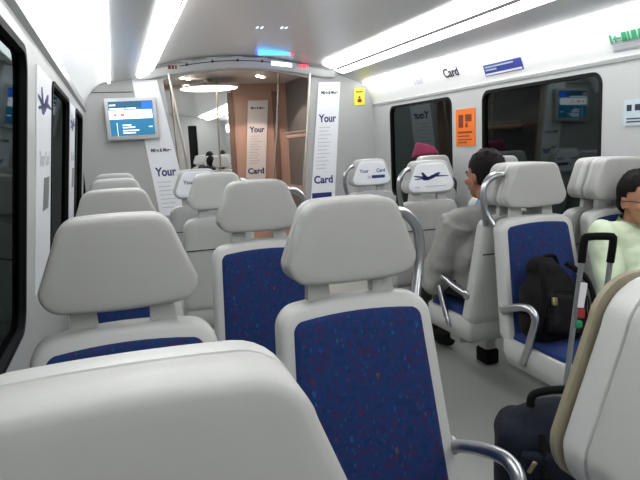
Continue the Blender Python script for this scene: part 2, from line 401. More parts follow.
# end wall with the flared doorway
def end_wall(name, y, face, m='endwall', tl=.455, tr=1.785, bl=.62, br=1.62, zt=CZ+.60, arch=.085):
    bm = bmesh.new(); th = .06
    hole = [(bl, 0)]+[(bl+(tl-bl)*k/6, (zt)*k/6) for k in range(1, 7)]
    hole += [(tl+(tr-tl)*k/14, zt+arch*math.sin(math.pi*k/14)) for k in range(1, 14)]
    hole += [(tr+(br-tr)*k/6, zt*(1-k/6)) for k in range(0, 7)]
    out = [(XL-.02, 0)]+[(XL-.02, zt*k/6) for k in range(1, 6)]+[(XL-.02, CZ+.9)]
    out += [(tl+(tr-tl)*k/14, CZ+.9) for k in range(1, 14)]+[(XR+.02, CZ+.9)]+[(XR+.02, zt*(1-k/6)) for k in range(1, 7)]
    vs = [[bm.verts.new((x, yy, z)) for x, z in pp] for yy in (y, y+th) for pp in (hole, out)]
    for i in range(len(hole)-1):
        bm.faces.new((vs[0][i], vs[0][i+1], vs[1][i+1], vs[1][i])); bm.faces.new((vs[2][i], vs[2][i+1], vs[3][i+1], vs[3][i]))
        bm.faces.new((vs[0][i], vs[0][i+1], vs[2][i+1], vs[2][i]))
    return struct(obj(name, bm, m))
end_wall('wall_end', D0, -1)
# doorway header beam
hd = bmesh.new(); rows = []
for k in range(25):
    x = .20+(2.0-.20)*k/24; s_ = math.sin(math.pi*max(0, min(1, (x-.3)/1.6)))
    zb, zt = CZ+.60+.09*s_, CZ+.67+.115*s_
    rows.append([hd.verts.new((x, yy, zz)) for yy, zz in ((D0-.002, zb), (D0-.05, zb), (D0-.06, zb+.012), (D0-.06, zt-.01), (D0-.05, zt), (D0-.002, zt))])
for A, C in zip(rows, rows[1:]):
    for k in range(6): hd.faces.new((A[k], A[(k+1) % 6], C[(k+1) % 6], C[k]))
hd.faces.new(rows[0]); hd.faces.new(rows[-1][::-1])
struct(obj('trim_9', hd, 'wall'), 'arched pale header beam over the doorway')
struct(obj('trim_10', B(((XL+.2)/2, D0-.004, CZ+.505), (.2-XL, .008, .006)), 'groove'), 'thin seam across the end wall left of the doorway')
# route display on the header
rd = thing('route_display', 'thin route line display with red end words on the header over the doorway', 'display', (1.13, D0-.064, CZ+.735))
ro = V(rd.location)
def hz(x): return CZ+.635+.10*math.sin(math.pi*max(0, min(1, (x-.3)/1.6)))
bm = bmesh.new()
for k in range(20):
    x0 = .60+k*.0435; quadbox(bm, V((x0, D0-.0605, hz(x0)+.012))-ro, (1, 0, (hz(x0+.0435)-hz(x0))/.0435), (0, 0, 1), .0436, .008, .002)
obj('route_line', bm, 'blackink', rd, False)
for k in range(4):
    x0 = .66+k*.22; bm = bmesh.new(); ball(bm, V((x0, D0-.062, hz(x0)+.018))-ro, (.012, .003, .012), 12); obj('station_dot', bm, 'blackink', rd)
    bars('station_name', V((x0-.045, D0-.0605, hz(x0)+.04))-ro, (1, 0, 0), (0, 0, 1), [(0, 0, .09, .012)], 'greyink', rd)
bars('end_word', V((.50, D0-.0605, hz(.5)+.01))-ro, (1, 0, 0), (0, 0, 1), [(0, 0, .025, .03), (.032, 0, .02, .03), (.06, 0, .014, .03)], 'redink', rd)
bars('end_word', V((1.66, D0-.0605, hz(1.7)+.01))-ro, (1, 0, 0), (0, 0, 1), [(0, 0, .025, .03), (.032, 0, .03, .03), (.07, 0, .014, .03)], 'ledr', rd)
bars('lit_segment', V((1.40, D0-.0605, hz(1.48)))-ro, (1, 0, -.1), (0, 0, 1), [(0, 0, .19, .036)], 'ledw', rd, .004)
il = thing('ceiling_reflection_glow', 'blue and red glow on the ceiling imitating a reflection of the header display', 'light', (1.36, 5.2, CZ+.775))  # glowing blocks stand in for a display reflection, not a lamp
obj('blue_glow', B((0, 0, 0), (.27, .06, .035), .008), 'reflc', il); obj('violet_glow', B((0, .05, .0), (.29, .03, .03), .008), 'reflb', il); obj('red_glow', B((.155, 0, 0), (.025, .08, .035), .006), 'ledr', il)
for x, y in ((1.19, 4.24), (1.02, 4.25), (1.0, 3.28)):
    z = CZ+.70+.10*math.sin(math.pi*(x-.37)/1.42)**.7
    t = thing('ceiling_spot', {1.19: 'tiny paired ceiling spotlight, right one of the two before the doorway', 1.02: 'tiny paired ceiling spotlight, left one of the two before the doorway', 1.0: 'tiny paired ceiling spotlight nearest the camera'}[x], 'spotlight', (x, y, z), 0, 'ceiling spotlights')
    for k in (-1, 1): obj('lens', B((k*.016, 0, 0), (.012, .05, .006), .002), 'ledw', t)

# ------------------------------------------------------------------ vestibule and far saloon
Y1, Y2 = 8.0, 14.0
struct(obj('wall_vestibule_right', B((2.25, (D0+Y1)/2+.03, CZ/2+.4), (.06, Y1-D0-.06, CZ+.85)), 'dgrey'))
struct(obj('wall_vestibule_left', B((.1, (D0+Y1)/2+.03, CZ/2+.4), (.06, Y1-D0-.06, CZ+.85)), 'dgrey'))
vc = B((1.18, (D0+Y1)/2+.03, CZ+.82), (2.2, Y1-D0-.06, .03)); struct(obj('ceiling_vestibule', vc, 'ceil'))
end_wall('wall_far_partition', Y1, -1, 'pink', .35, 1.50, .45, 1.44, CZ+.71)
for k, x in enumerate((1.47, 2.06)): struct(obj('trim_%d' % (11+k), B((x, Y1-.012, CZ/2+.35), (.07, .02, CZ+.7)), 'brown'), 'brown edge strip on the far partition')
for k, (x, y) in enumerate(((.8, 6.0), (1.65, 6.0), (.85, 7.3), (1.7, 7.2))):
    t = thing('vestibule_spotlight', ['small warm downlight nearest the doorway on its left', 'small warm downlight nearest the doorway on its right', 'small warm downlight farther in the vestibule on its left', 'small warm downlight farther in the vestibule on its right'][k], 'spotlight', (x, y, CZ+.80), 0, 'vestibule downlights')
    for j in (0, 1):
        bm = bmesh.new(); ball(bm, (j*.08-.04, j*.12-.06, 0), (.028, .028, .008), 14); obj('lens', bm, 'spot', t)
    lamp('warm_bulb', 'SPOT', (0, 0, -.02), 22, .03, (1, .72, .58), parent=t).data.spot_size = rad(120)
t = thing('round_ceiling_lamp', 'large round glowing ceiling lamp beyond the doorway', 'light', (1.14, 7.5, CZ+.735))
bm = bmesh.new(); tube(bm, [(0, 0, .0), (0, 0, -.012), (0, 0, -.03)], [.36, .36, .33], 40); obj('rim', bm, 'bezel', t); obj('stem', T([(0, 0, 0), (0, 0, .068)], .05, 16), 'bezel', t)
bm = bmesh.new(); ball(bm, (0, 0, -.03), (.335, .335, .02), 40); obj('lens', bm, 'disc', t)
# luggage racks in the vestibule
def rack(x, sx, label):
    t = thing('luggage_rack', label, 'rack', (x, 6.6, 0), 0, 'luggage racks')
    for z in (CZ-.52, CZ+.10):
        obj('shelf', B((0, 0, z), (.24, 1.3, .05), .015), 'pink', t)
        obj('shelf_rail', T([(-sx*.12, -.65, z+.045), (-sx*.12, .65, z+.045)], .01), 'steel', t)
    for z in (CZ-.52, CZ+.10): obj('bracket', B((sx*.15, 0, z-.03), (.08, .5, .03), .005), 'steel', t)
rack(2.10, 1, 'luggage rack with two pinkish shelves on the right beyond the doorway')
rack(.33, -1, 'luggage rack with two shelves on the left beyond the doorway')
# poles
def pole(pts, label, r=.013):
    p0 = V(pts[0]); t = thing('grab_pole', label, 'pole', p0, 0, 'grab poles by the doorways')
    obj('rod', T([V(p)-p0 for p in pts], r, 12, 4), 'steel', t)
    bm = bmesh.new(); tube(bm, [(0, 0, 0), (0, 0, .012)], .03); obj('flange', bm, 'chrome', t)
pole([(.68, 5.44, .001), (.60, 5.44, CZ-.2), (.545, 5.44, CZ+.25), (.50, 5.45, CZ+.64)], 'slanted steel grab pole at the left side of the doorway')
pole([(1.58, 5.44, .001), (1.62, 5.44, CZ-.47), (1.69, 5.44, CZ+.1), (1.745, 5.45, CZ+.63)], 'slanted steel grab pole at the right side of the doorway')
pole([(1.67, 6.9, .001), (1.70, 6.9, CZ-.5), (1.80, 6.9, CZ+.3), (1.845, 6.9, CZ+.80)], 'steel grab pole deeper in the vestibule, right of the tall sign')
pole([(1.22, 7.6, .001), (1.23, 7.6, CZ), (1.25, 7.6, CZ+.80)], 'thin steel grab pole under the round ceiling lamp', .009)
pole([(.62, 6.3, .001), (.60, 6.3, CZ), (.58, 6.3, CZ+.8)], 'steel grab pole beyond the doorway on the left', .011)
# far saloon
struct(obj('wall_far_right', B((XR+.02, (Y1+Y2)/2+.03, CZ/2+.35), (.04, Y2-Y1, CZ+.75)), 'endwall'))
struct(obj('wall_far_left', B((XL-.02, (Y1+Y2)/2+.03, CZ/2+.35), (.04, Y2-Y1, CZ+.75)), 'endwall'))
struct(obj('ceiling_far', extrude_profile(bmesh.new(), thick([(XL, CZ+.62), (.37, CZ+.70), (1.1, CZ+.80), (1.79, CZ+.71), (XR, CZ+.6)], 0, .03), Y1+.06, Y2, close=True), 'ceil'))
end_wall('wall_far_end', Y2, -1, 'endwall', 1.60, 1.79, 1.60, 1.79, CZ+.52, .005)
struct(obj('door_1', B((1.12, Y2+.10, CZ/2+.4), (1.5, .04, CZ+.8)), 'black'), 'dark doorway at the far end of the next saloon')
strip('light_strip', [(x, z) for x, z in LS], Y1+.2, Y2-.2, 'light strip in the far saloon on its left', (.335, CZ+.636))
strip('light_strip', [(x, z) for x, z in RS], Y1+.2, Y2-.2, 'light strip in the far saloon on its right', (1.938, CZ+.645))
t = tag(obj('far_panel_glow', B((2.38, 11.2, CZ+.42), (.05, 4.6, .16), .02), 'strip'), 'white panel high on the right wall of the far saloon, its brightness given as a glow', 'light')  # plain wall panel; emission added to imitate how brightly it is lit

# ------------------------------------------------------------------ seats
C1, C2, C3, C4 = -.011, .469, 1.618, 2.098
HB, HT = CZ-.2946, CZ-.121
def seat_meshes():
    d = {}
    oh = outline(.112, .147, HT, HB+.004, .042, .038, .005, .008)
    d['headrest'] = (pillow(oh, [(.046, .013), (.0435, .005), (.037, .0), (.020, .0), (.015, .0), (.0142, .002)], dome=-.0), 'plastic')
    bm = d['headrest'][0]
    d['headrest_pad'] = (pillow(oh, [(-.036, .011), (-.0345, .005), (-.030, .001), (.0115, .0004), (.0138, .0022)], dome=.001), 'pad')
    tilt = lambda x, y, z: (x, y-(CZ-.32-z)*.20, z)
    zt, zb = CZ-.346, CZ-.83
    os_ = outline(.176, .200, zt, zb, .045, .04, .016, .0)
    d['backrest_shell'] = (pillow(os_, [(-.030, .012), (-.024, .003), (-.010, 0), (.022, 0), (.036, .006), (.044, .03)], tilt), 'plastic')
    oc = inset(os_, .026, 0, 0)
    d['back_cushion'] = (pillow(oc, [(-.036, .014), (-.033, .004), (-.026, .0), (-.012, .0)], tilt, dome=.004), 'fabric')
    d['back_seam'] = (B((0, .0445-.035, CZ-.50), (.345, .003, .005)), 'groove')
    for sx in (-1, 1):
        bm = bmesh.new(); rows = []
        for z, w_, y in ((HB+.03, .026, .012), (HB-.01, .024, .012), (zt-.02, .028, .008), (zt-.06, .03, .0)):
            rows.append([bm.verts.new((sx*.075+a*w_, y+b*.012, z)) for a, b in ((-1, -1), (1, -1), (1, 1), (-1, 1))])
        for A, C in zip(rows, rows[1:]):
            for k in range(4): bm.faces.new((A[k], A[(k+1) % 4], C[(k+1) % 4], C[k]))
        bm.faces.new(rows[0]); bm.faces.new(rows[-1][::-1])
        d['headrest_post%d' % sx] = (bm, 'plastic')
    # pan: rounded slab in x,y (pillow axis is y -> remap to z)
    op = outline(.20, .205, -.07, -.47, .03, .06, 0, .015)
    mp = lambda x, y, z: (x, z, y)
    d['seat_pan'] = (pillow(op, [(CZ-.925, .04), (CZ-.912, .016), (CZ-.86, 0), (CZ-.815, 0), (CZ-.805, .006)], mp), 'plastic')
    oq = inset(op, .022, 0, 0)
    d['seat_cushion'] = (pillow(oq, [(CZ-.815, 0), (CZ-.800, 0), (CZ-.79, .006), (CZ-.782, .02)], mp, dome=.006), 'fabric')
    return d
SM = {}
for k, (bm, m_) in seat_meshes().items():
    bmesh.ops.recalc_face_normals(bm, faces=bm.faces[:])
    me = bpy.data.meshes.new(k.rstrip('-1')); bm.to_mesh(me); bm.free(); me.materials.append(M[m_])
    me.polygons.foreach_set('use_smooth', [True]*len(me.polygons)); me.set_sharp_from_angle(angle=rad(50)); SM[k] = me
def armesh(s):
    a = T([(s*.195, -.085, CZ-.69), (s*.212, -.15, CZ-.668), (s*.216, -.225, CZ-.645), (s*.216, -.275, CZ-.640), (s*.215, -.305, CZ-.66), (s*.211, -.295, CZ-.71), (s*.204, -.22, CZ-.875)], .015, 12, 5)
    ball(a, (s*.197, -.085, CZ-.69), (.014, .024, .022), 12); return a
def loopmesh(s):
    return T([(s*.12, .022, CZ-.160), (s*.155, .04, CZ-.168), (s*.188, .05, CZ-.20), (s*.197, .05, CZ-.25), (s*.188, .045, CZ-.31), (s*.165, .02, CZ-.37)], .012, 12, 5)
for s in (-1, 1):
    for nm, f in (('armrest', armesh), ('grab_handle', loopmesh)):
        bm = f(s); me = bpy.data.meshes.new(nm); bmesh.ops.recalc_face_normals(bm, faces=bm.faces[:]); bm.to_mesh(me); bm.free(); me.materials.append(M['chrome'])
        me.polygons.foreach_set('use_smooth', [True]*len(me.polygons)); SM[nm+str(s)] = me
def seat(c, y, away, aisle, label, group='passenger seats in pairs', beige=False):
    t = thing('passenger_seat', label, 'seat', (c, y, 0), math.pi if away else 0, group)
    def p(n_, me): o = bpy.data.objects.new(n_, me); COL.objects.link(o); o.parent = t; return o
    for k in ('back_seam', 'headrest', 'headrest_pad', 'backrest_shell', 'back_cushion', 'seat_pan', 'seat_cushion'):
        o = p(k, SM[k])
    if beige:
        oh = outline(.112, .147, HT, HB+.004, .042, .038, .005, .008)
        o = obj('headrest_rear_trim', pillow(oh, [(.047, .004), (.048, .0), (.054, .0), (.057, .006)]), 'beige', t); o['label'] = 'beige trim around the far side of the headrest'
    p('headrest_post', SM['headrest_post1']); p('headrest_post', SM['headrest_post-1'])
    if aisle:
        s = aisle*(-1 if away else 1)
        p('armrest', SM['armrest%d' % s]); p('grab_handle', SM['grab_handle%d' % s])
    return t
def pedestal(cx, y, away, label, dy=-.27, k=1):
    t = thing('seat_pedestal', label, 'seat base', (cx, y, 0), math.pi if away else 0, 'seat pedestals')
    obj('beam', B((0, -.27, .2455), (.62, .10, .055), .012), 'plastic', t)
    obj('column', B((0, dy, .17), (.10*k, .13*k, .20), .015), 'plastic', t)
    obj('foot', B((0, dy, .042), (.13*k, .17*k, .082), .012), 'black', t)

ROWS = {0: .40, 1: 1.24, 2: 2.15, 3: 3.08, 4: 3.85, 5: 4.6}
seats = {}
RB2, RB3 = 2.13, 2.235
for key, a in dict(
    L0=(C1+.006, ROWS[0]-.025, 0, 0, 'nearest window seat, large grey headrest at the bottom left corner'),
    A0=(C2, ROWS[0]-.055, 0, 1, 'nearest aisle seat, white headrest with beige trim at the lower right edge'),
    L1=(C1, ROWS[1], 0, 0, 'window seat facing back, big grey headrest directly behind the nearest seat'),
    A1=(C2, ROWS[1], 0, 1, 'large central aisle seat facing back with blue speckled backrest and chrome armrest'),
    L2=(C1, ROWS[2], 0, 0, 'window seat facing back, second headrest along the left wall'),
    A2=(C2, ROWS[2], 0, 1, 'aisle seat facing back with blue backrest, behind and left of the central seat'),
    L3=(C1, ROWS[3], 1, 0, 'forward facing window seat, third headrest along the left wall'),
    A3=(C2, ROWS[3], 1, 1, 'forward facing aisle seat with plain grey back, third left of the aisle'),
    L4=(C1, ROWS[4], 1, 0, 'forward facing window seat, farthest headrest along the left wall'),
    A4=(C2, ROWS[4], 1, 1, 'forward facing aisle seat with printed headrest near the left tall sign'),
    B2=(C3, RB2, 0, -1, 'blue aisle seat right of the aisle holding a black backpack'),
    D2=(C4-.045, RB2, 0, 0, 'window seat on the right behind the man in the pale green shirt'),
    B3=(C3, RB3, 1, -1, 'aisle seat of the man in grey, back to back with the backpack seat'),
    D3=(C4-.045, RB3, 1, 0, 'empty right window seat beside the man in grey'),
    E=(C3, ROWS[3]-.05, 1, -1, 'forward facing seat with a blue aeroplane printed on its white headrest'),
    DE=(C4-.03, ROWS[3]-.05, 1, 0, 'right window seat beside the aeroplane printed headrest'),
    F=(C3, ROWS[4], 1, -1, 'forward facing seat with a printed headrest near the right tall sign'),
    DF=(C4, ROWS[4], 1, 0, 'right window seat of the passenger in the magenta turban')).items():
    seats[key] = seat(*a, beige=(key == 'A0'))
for cx, y, aw, lb, *xa in (((C1+C2)/2, ROWS[0], 0, 'pedestal under the nearest left seat pair'), ((C1+C2)/2, ROWS[1], 0, 'pedestal under the central left seat pair'),
                      ((C1+C2)/2, ROWS[2], 0, 'pedestal under the second left seat pair'), ((C1+C2)/2, ROWS[3], 1, 'pedestal under the third left seat pair'), ((C1+C2)/2, ROWS[4], 1, 'pedestal under the farthest left seat pair'),
                      ((C3+C4)/2, RB2, 0, 'pedestal under the backpack seat pair'), (1.80, RB3+.04, 1, 'black footed pedestal under the seat pair of the man in grey', -.46, .62),
                      ((C3+C4)/2, ROWS[3]-.05, 1, 'pedestal under the aeroplane headrest seat pair'), ((C3+C4)/2, ROWS[4], 1, 'pedestal under the farthest right seat pair')):
    pedestal(cx, y, aw, lb, *xa)
for ch in seats['L0'].children:
    if ch.name.startswith('headrest'): ch.location.z -= .014
# prints on the headrest backs (local: back is +y, reading direction -x)
def cover(key):
    oh = outline(.100, .134, HT-.013, HB+.015, .036, .032, .004, .008)
    return obj('printed_cover', pillow(oh, [(.0445, .001), (.0465, .0), (.0478, .004)]), 'white', seats[key])
RX, UZ = (-1, 0, 0), (0, 0, 1)
for key in ('A4', 'F'):
    c = cover(key)
    text('Your', .022, (.088, .0482, CZ-.205), RX, UZ, 'navyink', c); text('Card', .022, (-.035, .0482, CZ-.205), RX, UZ, 'navyink', c)
    bars('logo_bar', (-.0, .048, CZ-.245), RX, UZ, [(0, 0, .095, .02)], 'navyink', c); bars('fine_print', (.03, .048, CZ-.245), RX, UZ, [(0, 0, .025, .018)], 'greyink', c)
def plane_bm(o, r, u, k, nrm):
    o, r, u = V(o), V(r), V(u)
    P = lambda pts: poly([o+r*(x*k)+u*(y*k) for x, y in pts], nrm, .0015)
    bm = P([(-.50, -.10), (-.42, -.16), (-.2, -.17), (.1, -.08), (.42, .08), (.5, .16), (.44, .2), (.3, .18), (-.1, .02), (-.36, -.03)])
    for pts in ([(-.42, -.05), (-.56, .22), (-.46, .24), (-.22, .0)], [(-.1, .0), (.0, .08), (.95, .02), (.95, -.02), (.2, -.02)], [(-.2, -.1), (-.95, .05), (-.95, .09), (-.1, .0)], [(-.3, -.08), (-.9, -.12), (-.9, -.08), (-.3, -.02)]):
        b2 = P(pts); me = bpy.data.meshes.new('t'); b2.to_mesh(me); b2.free(); bm.from_mesh(me)
    return bm
c = cover('E'); obj('aeroplane_print', plane_bm((.0, .048, CZ-.205), RX, UZ, .11, (0, 1, 0)), 'navyink', c, False)
bars('fine_print', (.10, .048, CZ-.262), RX, UZ, [(0, 0, .03, .008), (.06, .004, .13, .004)], 'greyink', c)
# seats of the far saloon
pedestal((C3+C4)/2, 12.4, 1, 'pedestal of the rear seat pair in the far saloon'); pedestal((C3+C4)/2, 10.9, 1, 'pedestal of the middle seat pair in the far saloon'); pedestal(C2, 12.4, 1, 'pedestal left of the aisle in the far saloon'); pedestal(C3+.1, 9.9, 1, 'pedestal of the nearest seat in the far saloon')
for i, (c, y) in enumerate(((C3, 12.4), (C4, 12.4), (C3, 10.9), (C4, 10.9), (C2, 12.4), (C3, 9.9))):
    seat(c, y, 1, 0, ['seat in the far saloon beside its aisle, rear row', 'right window seat in the far saloon, rear row', 'seat in the far saloon beside its aisle, middle row', 'right window seat in the far saloon, middle row', 'seat left of the aisle in the far saloon', 'nearest seat in the far saloon beyond the partition'][i], 'seats in the far saloon')

# ------------------------------------------------------------------ monitor, posters, signs
mo = thing('monitor', 'wall monitor with teal information screen left of the doorway', 'monitor', (.17, D0-.046, CZ+.28))
tm = Matrix.Rotation(rad(-1.5), 4, 'Y')
mo.rotation_euler = (0, rad(-1.0), 0)
obj('housing', B((0, 0, 0), (.42, .06, .345), .012), 'bezel', mo)
obj('bracket', B((-.08, .037, 0), (.12, .016, .12), .003), 'dgrey', mo)
obj('screen', B((0, -.031, .005), (.355, .004, .28), .0), 'scr', mo, False)
X, Z = V((1, 0, 0)), V((0, 0, 1))
bars('screen_header', (-.177, -.0335, .09), X, Z, [(0, 0, .355, .055)], 'scrtop', mo, .001)
bars('screen_header_blue', (.09, -.0345, .075), X, Z, [(0, 0, .085, .06)], 'scrb', mo, .001)
bars('screen_band', (-.177, -.0345, .0), X, Z, [(0, 0, .345, .072)], 'scrw', mo, .001)
bars('screen_text', (-.17, -.0355, .08), X, Z, [(0, 0, .12, .01), (.13, .0, .08, .01), (0, .03, .05, .01), (.09, -.155, .10, .01), (.09, -.135, .07, .009), (.09, -.18, .13, .009), (.09, -.2, .1, .009), (.30, -.155, .03, .008), (.045, -.22, .004, .11)], 'scrw', mo, .001)
bars('screen_red_text', (-.14, -.0355, .025), X, Z, [(0, 0, .02, .02), (.05, .0, .035, .018), (.12, 0, .05, .008)], 'scrr', mo, .001)
def tall_sign(name, tlx, trx, blx, brx, zt, zb, y, label, u_your, u_card, h, k_top=.90, nrm=(0, -1, 0)):
    t = thing(name, label, 'sign', ((blx+brx)/2, y, zb), 0, 'tall printed signs beside doorways'); o = V(t.location)
    obj('board', poly([V((blx, y, zb))-o, V((brx, y, zb))-o, V((trx, y, zt))-o, V((tlx, y, zt))-o], nrm, .006), 'white', t, False)
    def at(k, dx): return V((blx+(tlx-blx)*k+dx, y-.007, zb+(zt-zb)*k))-o
    W = ((brx-blx)+(trx-tlx))/2; r = V((1, 0, 0)); u = V((0, 0, 1))
    H = zt-zb
    text('Miles & More', .028, at(k_top, W*.15), r, u, 'blackink', t, wfit=W*.72, bold=.03)
    text('Your', h, at(u_your, W*.12), r, u, 'navyink', t, wfit=W*.76, bold=.03)
    if u_card is not None: text('Card', h, at(u_card, W*.10), r, u, 'navyink', t, wfit=W*.82, bold=.03)
    sp = []; zz = u_your-.05
    random.seed(7)
    while zz > (u_card+.10 if u_card is not None else .05):
        p_ = at(zz, W*.14); sp.append((p_.x, p_.z, W*random.uniform(.4, .7), .008)); zz -= .032
    bars('small_print', (0, p_.y, 0), r, u, sp, 'greyink', t, .001)
    return t, at, W
tall_sign('tall_sign', .20, .405, .335, .60, CZ+.60, CZ-.56, D0-.006, 'tall white sign with blue Your lettering left of the doorway', .30, None, .072, .48)
t, at, W = tall_sign('tall_sign', 1.853, 2.067, 1.722, 1.962, CZ+.56, CZ-.52, D0-.006, 'tall white sign reading Your and Card right of the doorway', .665, .14, .068)
bars('blue_foot_band', at(.005, W*.06), (1, 0, 0), (0, 0, 1), [(0, 0, W*.86, .055)], 'navyink', t, .001)
tall_sign('tall_sign', 1.70, 1.965, 1.60, 1.86, CZ+.59, CZ-.50, Y1-.03, 'tall pinkish lit sign reading Your and Card beyond the doorway', .63, .14, .07)
def wall_print(name, label, cat='sign'):
    return thing(name, label, cat)
# yellow sign on the end wall
t = thing('yellow_sign', 'small yellow safety sign high on the end wall', 'sign', (2.255, D0-.004, CZ+.42))
obj('plate', B((0, 0, 0), (.105, .006, .16)), 'yellow', t, False); bars('symbol', (-.02, -.004, -.05), X, Z, [(0, 0, .04, .03), (.01, .035, .02, .02)], 'redink', t, .001); bars('lettering', (-.035, -.004, .04), X, Z, [(0, 0, .07, .012)], 'redink', t, .001)
# on the right wall: reading direction -Y, normal -X
RY, UZv = V((0, -1, 0)), V((0, 0, 1))
t = thing('orange_sign', 'orange emergency notice on the pillar between the right windows', 'sign', (XR-.003, 3.9, CZ+.065))
o_ = quadbox(bmesh.new(), (0, .125, -.13), RY, UZv, .25, .26, .004); obj('plate', o_, 'orange', t, False)
bars('pictogram', (-.0045, .125, -.13), RY, UZv, [(.04, .13, .06, .09), (.13, .17, .08, .05), (.13, .13, .03, .03)], 'redink', t, .001)
bars('print', (-.0045, .125, -.13), RY, UZv, [(.03, .09, .19, .012), (.03, .065, .15, .008), (.03, .04, .18, .008), (.03, .02, .12, .008)], 'redink', t, .001)
t = thing('notice', 'pale blue notice on the right wall at the picture edge', 'sign', (XR-.003, 2.345, CZ+.07))
obj('plate', quadbox(bmesh.new(), (0, .105, -.055), RY, UZv, .21, .125, .004), 'pale', t, False)
bars('print', (-.0045, .105, -.055), RY, UZv, [(.02, .07, .03, .03), (.07, .07, .04, .03), (.13, .07, .05, .03), (.02, .03, .16, .006), (.02, .015, .16, .006)], 'blackink', t, .001)
# on the slanted banner panel above the right windows
bu = V((2.345-2.37, 0, .06)).normalized(); bu = V((-.30, 0, .954)).normalized()
def onban(y, z):             # point on the banner panel at height offset z
    x = None
    for (xa, za), (xb, zb) in zip(RP_, RP_[1:]):
        if za <= CZ+z <= zb: x = xa+(xb-xa)*(CZ+z-za)/(zb-za); bu_ = V((xb-xa, 0, zb-za)).normalized()
    return V((x, y, CZ+z)), bu_, RY.cross(bu_)
def ban_sign(name, y, z, label, fn):
    p_, u, nn = onban(y, z); t = thing(name, label, 'sign', p_); fn(t, u, nn*.004)
def f_blue(t, u, nn):
    obj('plate', quadbox(bmesh.new(), -nn*.2, RY, u, .40, .075, .003), 'blue', t, False)
    bars('white_strip', nn, RY, u, [(.01, .006, .38, .012)], 'white', t, .001); bars('print', nn, RY, u, [(.02, .055, .3, .008), (.02, .035, .12, .01)], 'pale', t, .001)
ban_sign('blue_sign', 3.62, .385, 'long blue sticker above the right windows', f_blue)
def f_green(t, u, nn):
    obj('plate', quadbox(bmesh.new(), -nn*.5, RY, u, .42, .11, .002), 'white', t, False)
    bars('arrow', nn, RY, u, [(.02, .066, .05, .008), (.03, .074, .01, .012), (.03, .054, .01, .012)], 'green', t, .001)
    bars('pictograms', nn, RY, u, [(.0, .05, .012, .044), (.075, .05, .03, .044), (.112, .05, .012, .044), (.135, .05, .03, .044), (.175, .05, .03, .044), (.22, .05, .012, .044), (.25, .05, .04, .044)], 'green', t, .001)
    bars('print', nn, RY, u, [(.01, .03, .3, .005), (.01, .012, .3, .005)], 'greyink', t, .001)
ban_sign('green_sign', 2.52, .37, 'white sign with green arrow and symbols above the right wall', f_green)
def f_word(word, m_, h, w_):
    return lambda t, u, nn: text(word, h, nn, RY, u, m_, t, wfit=w_)
ban_sign('banner_lettering', 4.12, .435, 'dark word Card printed on the white panel above the windows', f_word('Card', 'blackink', .065, .20))
ban_sign('banner_lettering', 4.62, .435, 'faint word Your printed on the white panel above the windows', f_word('Your', 'greyink', .06, .18))
# printed strips on the left pillars (reading direction +Y, normal +X)
LY = V((0, 1, 0))
for y, w_, lb in ((2.17, .47, 'white pillar poster with blue aeroplane between first and second left windows'), (3.76, .42, 'white pillar poster with blue aeroplane between second and third left windows')):
    t = thing('pillar_poster', lb, 'poster', (XL+.001, y, CZ-.45)); LEFT.append(t)
    obj('sheet', quadbox(bmesh.new(), (0, 0, 0), LY, UZv, w_, .74, .003), 'white', t, False)
    obj('aeroplane_print', plane_bm((.0035, w_*.5, .63), LY, UZv, .22, (1, 0, 0)), 'navyink', t, False)
    text('Your Card', .05, (.0035, w_*.15, .42), LY, UZv, 'greyink', t, wfit=w_*.7)
    obj('picture', quadbox(bmesh.new(), (.0035, w_*.4, .26), LY, V((0, .3, 1)), w_*.4, .12, .001), 'dgrey', t, False)

def shear(o, ox, oz):
    ox += o.location.x; oz += o.location.z
    if o.type == 'MESH':
        for v in o.data.vertices: v.co.x = lean(v.co.x+ox, v.co.z+oz)-ox
    for ch in o.children: shear(ch, ox, oz)
for o in LEFT: shear(o, 0, 0)
